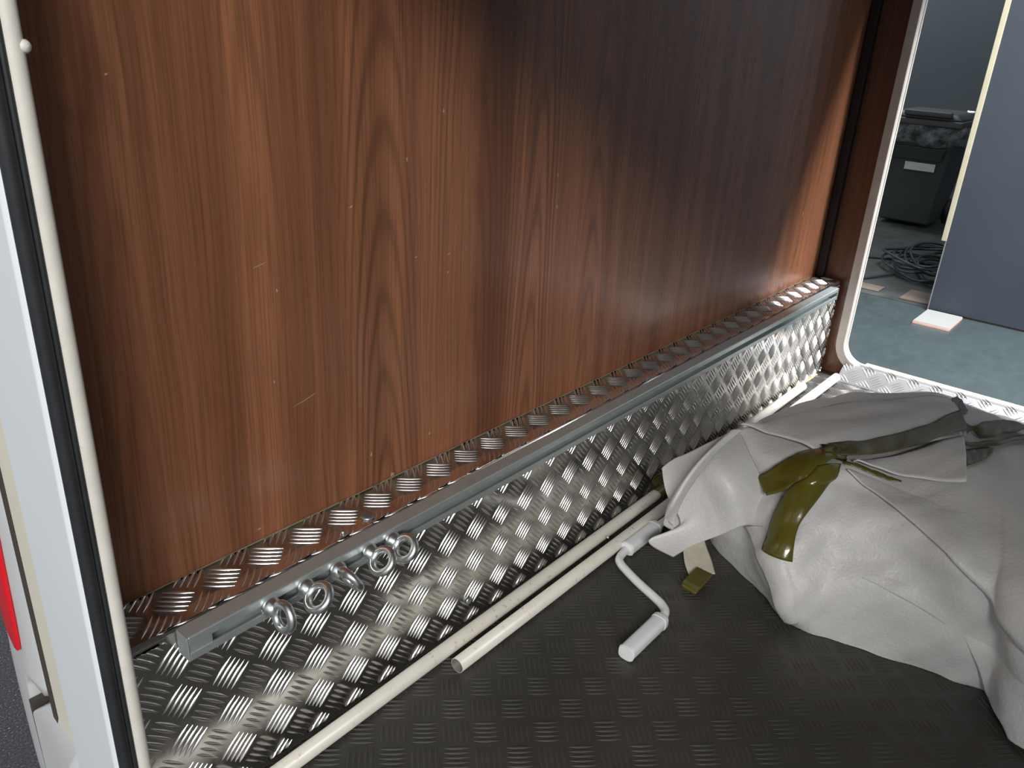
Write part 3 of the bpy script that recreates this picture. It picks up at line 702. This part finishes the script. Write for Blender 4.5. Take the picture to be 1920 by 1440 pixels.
def free_sheet(name, G, nu, nv, mat, thick, par=bundle, amp=0.0):
    G = np.array(G); a, b = np.meshgrid(np.linspace(0, G.shape[0] - 1, nu), np.linspace(0, G.shape[1] - 1, nv), indexing='ij')
    p = surf(G, a, b)
    if amp: p[..., 2] += wobble(p, 60, amp)
    p[..., 2] = np.maximum(p[..., 2], .003)
    o = mesh_obj(name, p.reshape(-1, 3), grid_faces(nu, nv), mat, par, True)
    add_mod(o, 'SOLIDIFY', thickness=thick, offset=0.0)
    return o
free_sheet('foam_flap', FLAP_GRID, 60, 50, M['foam'], .003)
free_sheet('foam_fold', LIP_GRID, 30, 40, M['foam'], .003)
free_sheet('foam_fold', LOOP_GRID, 12, 40, M['foam'], .003)
free_sheet('strap', STRAP, 30, 10, M['strap'], .0016, amp=.0008)
free_sheet('tape_end', TAPE_END, 24, 10, M['tape'], .002, amp=.0012)

# olive tape wound round the two tubes where the flap covers them
tp = thing('tape_wrap', 'scrap of olive tape stuck round the cream tubes under the foam flap', 'tape', loc=(1.22, -.10, 0))
n = 18; v = []
for i in range(7):
    x = 1.195 + .008 * i
    for k in range(n):
        t = 2 * math.pi * k / n
        v.append((x + .002 * math.sin(3 * t), -.0900 + .0116 * math.cos(t) * (1 + .06 * math.sin(2 * i + 3 * t)), .0122 + .0116 * math.sin(t)))
mesh_obj('winding', v, [(i * n + k, i * n + (k + 1) % n, (i + 1) * n + (k + 1) % n, (i + 1) * n + k) for i in range(6) for k in range(n)], M['tape'], tp, True)
tab = [[(1.205, -.083, .0235), (1.235, -.083, .0235)], [(1.200, -.078, .034), (1.232, -.079, .036)], [(1.206, -.080, .045), (1.226, -.081, .046)]]
free_sheet('tape_tab', tab, 14, 10, M['tape'], .0008, tp)

# ------------------------------------------------------------------ vehicle outside, left edge of the picture
struct(MB().box(.2055, .2148, .0066, .0690, -.06, 1.42).build('trim_3', M['cream'], bevel=.003))
struct(MB().box(.2045, .2148, .0690, .0785, -.06, 1.42).build('trim_4', M['dark_gap']))
bump = thing('rear_bumper', 'light grey plastic rear corner bumper of the vehicle with a red lamp', 'bumper', loc=(.25, .2, -.35))
def corner_shell(z_list, y_start, x_of, R_, a_max=80, n=24, y0=.0795):
    rows = []
    for z in z_list:
        xo = x_of(z); y0 = .0795 if z > .118 else .131; row = [(xo + .03, y0, z), (xo + .004, y0, z), (xo, y0 + .004, z)]
        for k in range(n + 1):
            a = math.radians(a_max * k / n)
            row.append((xo + R_ * (1 - math.cos(a)), y_start + R_ * math.sin(a), z))
        rows.append(row)
    return [p for r_ in rows for p in r_], grid_faces(len(rows), len(rows[0]))
def xo(z):
    t = min(1, max(0, (.22 - z) / .16)); t = t * t * (3 - 2 * t)
    return .205 - .004 * t + .02 * max(0, (-z - .05)) * 1.5
zs = [1.0, .8, .6, .5, .42, .36, .32, .28, .25, .22, .19, .16, .13, .119, .117, .10, .06, .02, -.02, -.06, -.1, -.16, -.24, -.34]
v, f = corner_shell(zs, .136, xo, .26)
o = mesh_obj('cover', v, f, M['grey_plastic'], bump, True); add_mod(o, 'SOLIDIFY', thickness=.004, offset=-1.0)
# red lens: pointed at the bottom, wrapping round the corner
G = []
for z, ya, yb in ((.70, .095, .34), (.50, .100, .34), (.36, .108, .34), (.28, .120, .32), (.22, .126, .28), (.185, .128, .22), (.165, .1285, .170), (.153, .1300, .1400)):
    row = []
    for k in range(9):
        y = ya + (yb - ya) * k / 8; s = max(0, y - .136)
        row.append((xo(z) - .0022 + .26 - math.sqrt(max(.26 ** 2 - min(s, .25) ** 2, 0)), y, z))
    G.append(row)
o = mesh_obj('lamp_lens', [p for r_ in G for p in r_], grid_faces(8, 9), M['red'], bump, True)
add_mod(o, 'SUBSURF', levels=2, render_levels=2); add_mod(o, 'SOLIDIFY', thickness=.004, offset=0.0)
o['label'] = 'red lamp lens tapering to a point'
MB().box(.1985, .225, .1215, .1300, -.34, .085).build('gap', M['dark_gap'], bump)
# lower step of the bumper beside the hatch
v = [(.196, .121, .075), (.196, .030, .060), (.214, .012, .100), (.214, .066, .1200), (.194, .121, -.34), (.194, .030, -.34), (.214, .012, -.34), (.230, .121, .075), (.230, .121, -.34), (.23, .012, -.34), (.23, .012, .1), (.23, .066, .12)]
f = [(0, 1, 2, 3), (0, 4, 5, 1), (1, 5, 6, 2), (0, 7, 8, 4), (2, 6, 9, 10), (3, 2, 10, 11), (0, 3, 11, 7)]
o = mesh_obj('step', v, f, M['grey_plastic'], bump)
add_mod(o, 'BEVEL', width=.004, segments=3, limit_method='ANGLE', angle_limit=math.radians(25)); add_mod(o, 'WEIGHTED_NORMAL')

# ------------------------------------------------------------------ workshop beyond the far hatch
struct(MB().box(8.6, 8.7, -6, 6, GZ, 4.2).build('wall_workshop', M['backwall']))
struct(MB().box(4.80, 4.90, -6, 6, 1.75, 4.2).build('wall_light_block', M['backwall']))  # unseen wall added to keep lamp light out of the back room
struct(MB().box(4.78, 8.6, -3, 4.5, GZ, GZ + .004).build('floor_shade', M['mat']))  # thin dark sheet, paints the shade on the workshop floor
board = thing('partition_board', 'tall dark blue-grey board standing on the teal workshop floor', 'board', loc=(4.74, -.9, GZ))
MB().box(4.725, 4.760, -2.6, .240, GZ + .012, 2.0).build('panel', M['navy'], board, bevel=.002)
MB().box(4.722, 4.764, .240, .246, GZ + .004, -.115).build('edge_strip', M['thin_edge'], board, bevel=.001)
etr = MB().box(4.716, 4.770, .240, .266, -.115, 2.0).build('edge_trim', M['board_edge'], board, bevel=.003); etr['label'] = 'cream edge trim'
MB().box(4.730, 4.756, -2.6, .238, GZ, GZ + .012).build('foot_rail', M['dark_gap'], board)
hk = MB().tube([(4.735, .262, .530), (4.735, .300, .528), (4.735, .304, .533)], .005, 10).build('hook', M['white_plastic'], etr, True); hk['label'] = 'small white hook'
tile = thing('floor_tile', 'white tile with a pinkish edge lying flat against the foot of the dark board', 'tile', loc=(4.57, .15, GZ))
MB().box(4.432, 4.705, .062, .240, GZ, GZ + .012).build('tile_body', M['tile_body'], tile, bevel=.001)
MB().box(4.434, 4.703, .064, .238, GZ + .0122, GZ + .0160).build('glaze', M['tile'], tile, bevel=.001)
tag(MB().box(4.82, 5.05, .10, .42, GZ + .005, GZ + .013).build('cardboard_sheet', M['cardboard'], bevel=.001), 'brown cardboard sheet on the floor behind the white tile', 'cardboard')
tag(MB().box(4.86, 4.98, .55, .70, GZ + .005, GZ + .011).build('cardboard_scrap', M['cardboard'], bevel=.001), 'small brown cardboard scrap beside the cable coil', 'cardboard')
# coil of cable
coil = thing('cable_coil', 'tangled coil of dark cable on the workshop floor behind the board', 'cable', loc=(5.3, .45, GZ))
rc = random.Random(4)
for i in range(9):
    cx, cy = 5.62 + rc.uniform(-.09, .09), .42 + rc.uniform(-.07, .07)
    ra, rb = rc.uniform(.20, .40), rc.uniform(.14, .27); ph = rc.uniform(0, 6); zz = GZ + .018 + .010 * i
    pts = []
    for k in range(49):
        t = 2 * math.pi * k / 48
        pts.append((cx + ra * math.cos(t + ph) * (1 + .12 * math.sin(3 * t + i)), cy + rb * math.sin(t + ph) * (1 + .15 * math.sin(2 * t + i)), zz + .018 * math.sin(2 * t + i) + .018))
    MB().tube(pts, .0085, 8, False).build('cable_loop', M['cable'], coil, True)
pts = round_path([(5.30, .60, GZ + .02), (5.05, .72, GZ + .014), (5.0, .80, GZ + .014), (5.15, .90, GZ + .014), (5.4, .95, GZ + .014)], 40)
MB().tube(pts, .0085, 8).build('cable_end', M['cable'], coil, True)
tag(MB().tube(round_path([(5.75, .25, GZ + .012), (5.8, .5, GZ + .012), (5.7, .8, GZ + .012), (5.45, 1.05, GZ + .012), (5.0, 1.15, GZ + .012)], 50), .0085, 8).build('loose_cable', M['cable'], None, True),
    'single loose dark cable looping behind the tangled coil', 'cable')
# wheeled bin
bn = thing('waste_bin', 'black plastic wheeled bin with grey lid and bag rim in the dark workshop', 'bin', loc=(7.2, 1.02, GZ))
def taper_box(x0, x1, y0_, y1_, z0, X0_, X1_, Y0_, Y1_, z1):
    v = [(x0, y0_, z0), (x1, y0_, z0), (x1, y1_, z0), (x0, y1_, z0), (X0_, Y0_, z1), (X1_, Y0_, z1), (X1_, Y1_, z1), (X0_, Y1_, z1)]
    return MB().add(v, [(0, 3, 2, 1), (4, 5, 6, 7), (0, 1, 5, 4), (1, 2, 6, 5), (2, 3, 7, 6), (3, 0, 4, 7)])
bbd = taper_box(7.02, 7.44, .86, 1.24, GZ + .03, 6.96, 7.52, .80, 1.30, .185).build('bin_body', M['bin'], bn, bevel=.02)
taper_box(6.955, 7.03, .87, 1.23, .02, 6.935, 7.03, .85, 1.25, .12).build('front_boss', M['bin'], bbd, bevel=.008)
v = []
nn = 64
for z, gr in ((.285, .012), (.25, .035), (.215, .028), (.165, .034), (.135, .016)):
    for k in range(nn):
        t = 2 * math.pi * k / nn; c, s_ = math.cos(t), math.sin(t); e = 6
        rad = (abs(c) ** e + abs(s_) ** e) ** (-1 / e)
        w_ = gr * (1 + .5 * math.sin(7 * t + 20 * z) + .3 * math.sin(13 * t - 31 * z))
        v.append((7.24 + (.285 + w_) * rad * c, 1.05 + (.255 + w_) * rad * s_, z + .012 * math.sin(5 * t)))
mesh_obj('bin_bag', v, [(i * nn + k, i * nn + (k + 1) % nn, (i + 1) * nn + (k + 1) % nn, (i + 1) * nn + k) for i in range(4) for k in range(nn)], M['bag'], bn, True)
MB().box(6.92, 7.56, .775, 1.325, .275, .325).build('lid_rim', M['binlid'], bn, bevel=.012)
lid = taper_box(6.93, 7.55, .785, 1.315, .325, 6.97, 7.50, .83, 1.27, .375).build('lid', M['binlid'], bn, bevel=.018)
MB().box(6.905, 6.955, .86, 1.20, .345, .385).build('lid_handle', M['binlid'], lid, bevel=.010)
MB().box(6.958, 6.9665, .90, 1.12, -.055, .003).build('bin_label', M['label'], bbd)['label'] = 'white paper label'
for yy in (.84, 1.26):
    MB().lathe([(.09, -.02), (.10, -.012), (.10, .012), (.09, .02)], (7.46, yy, GZ + .10), (0, 1, 0), 24).build('wheel', M['black_rubber'], bn, True)
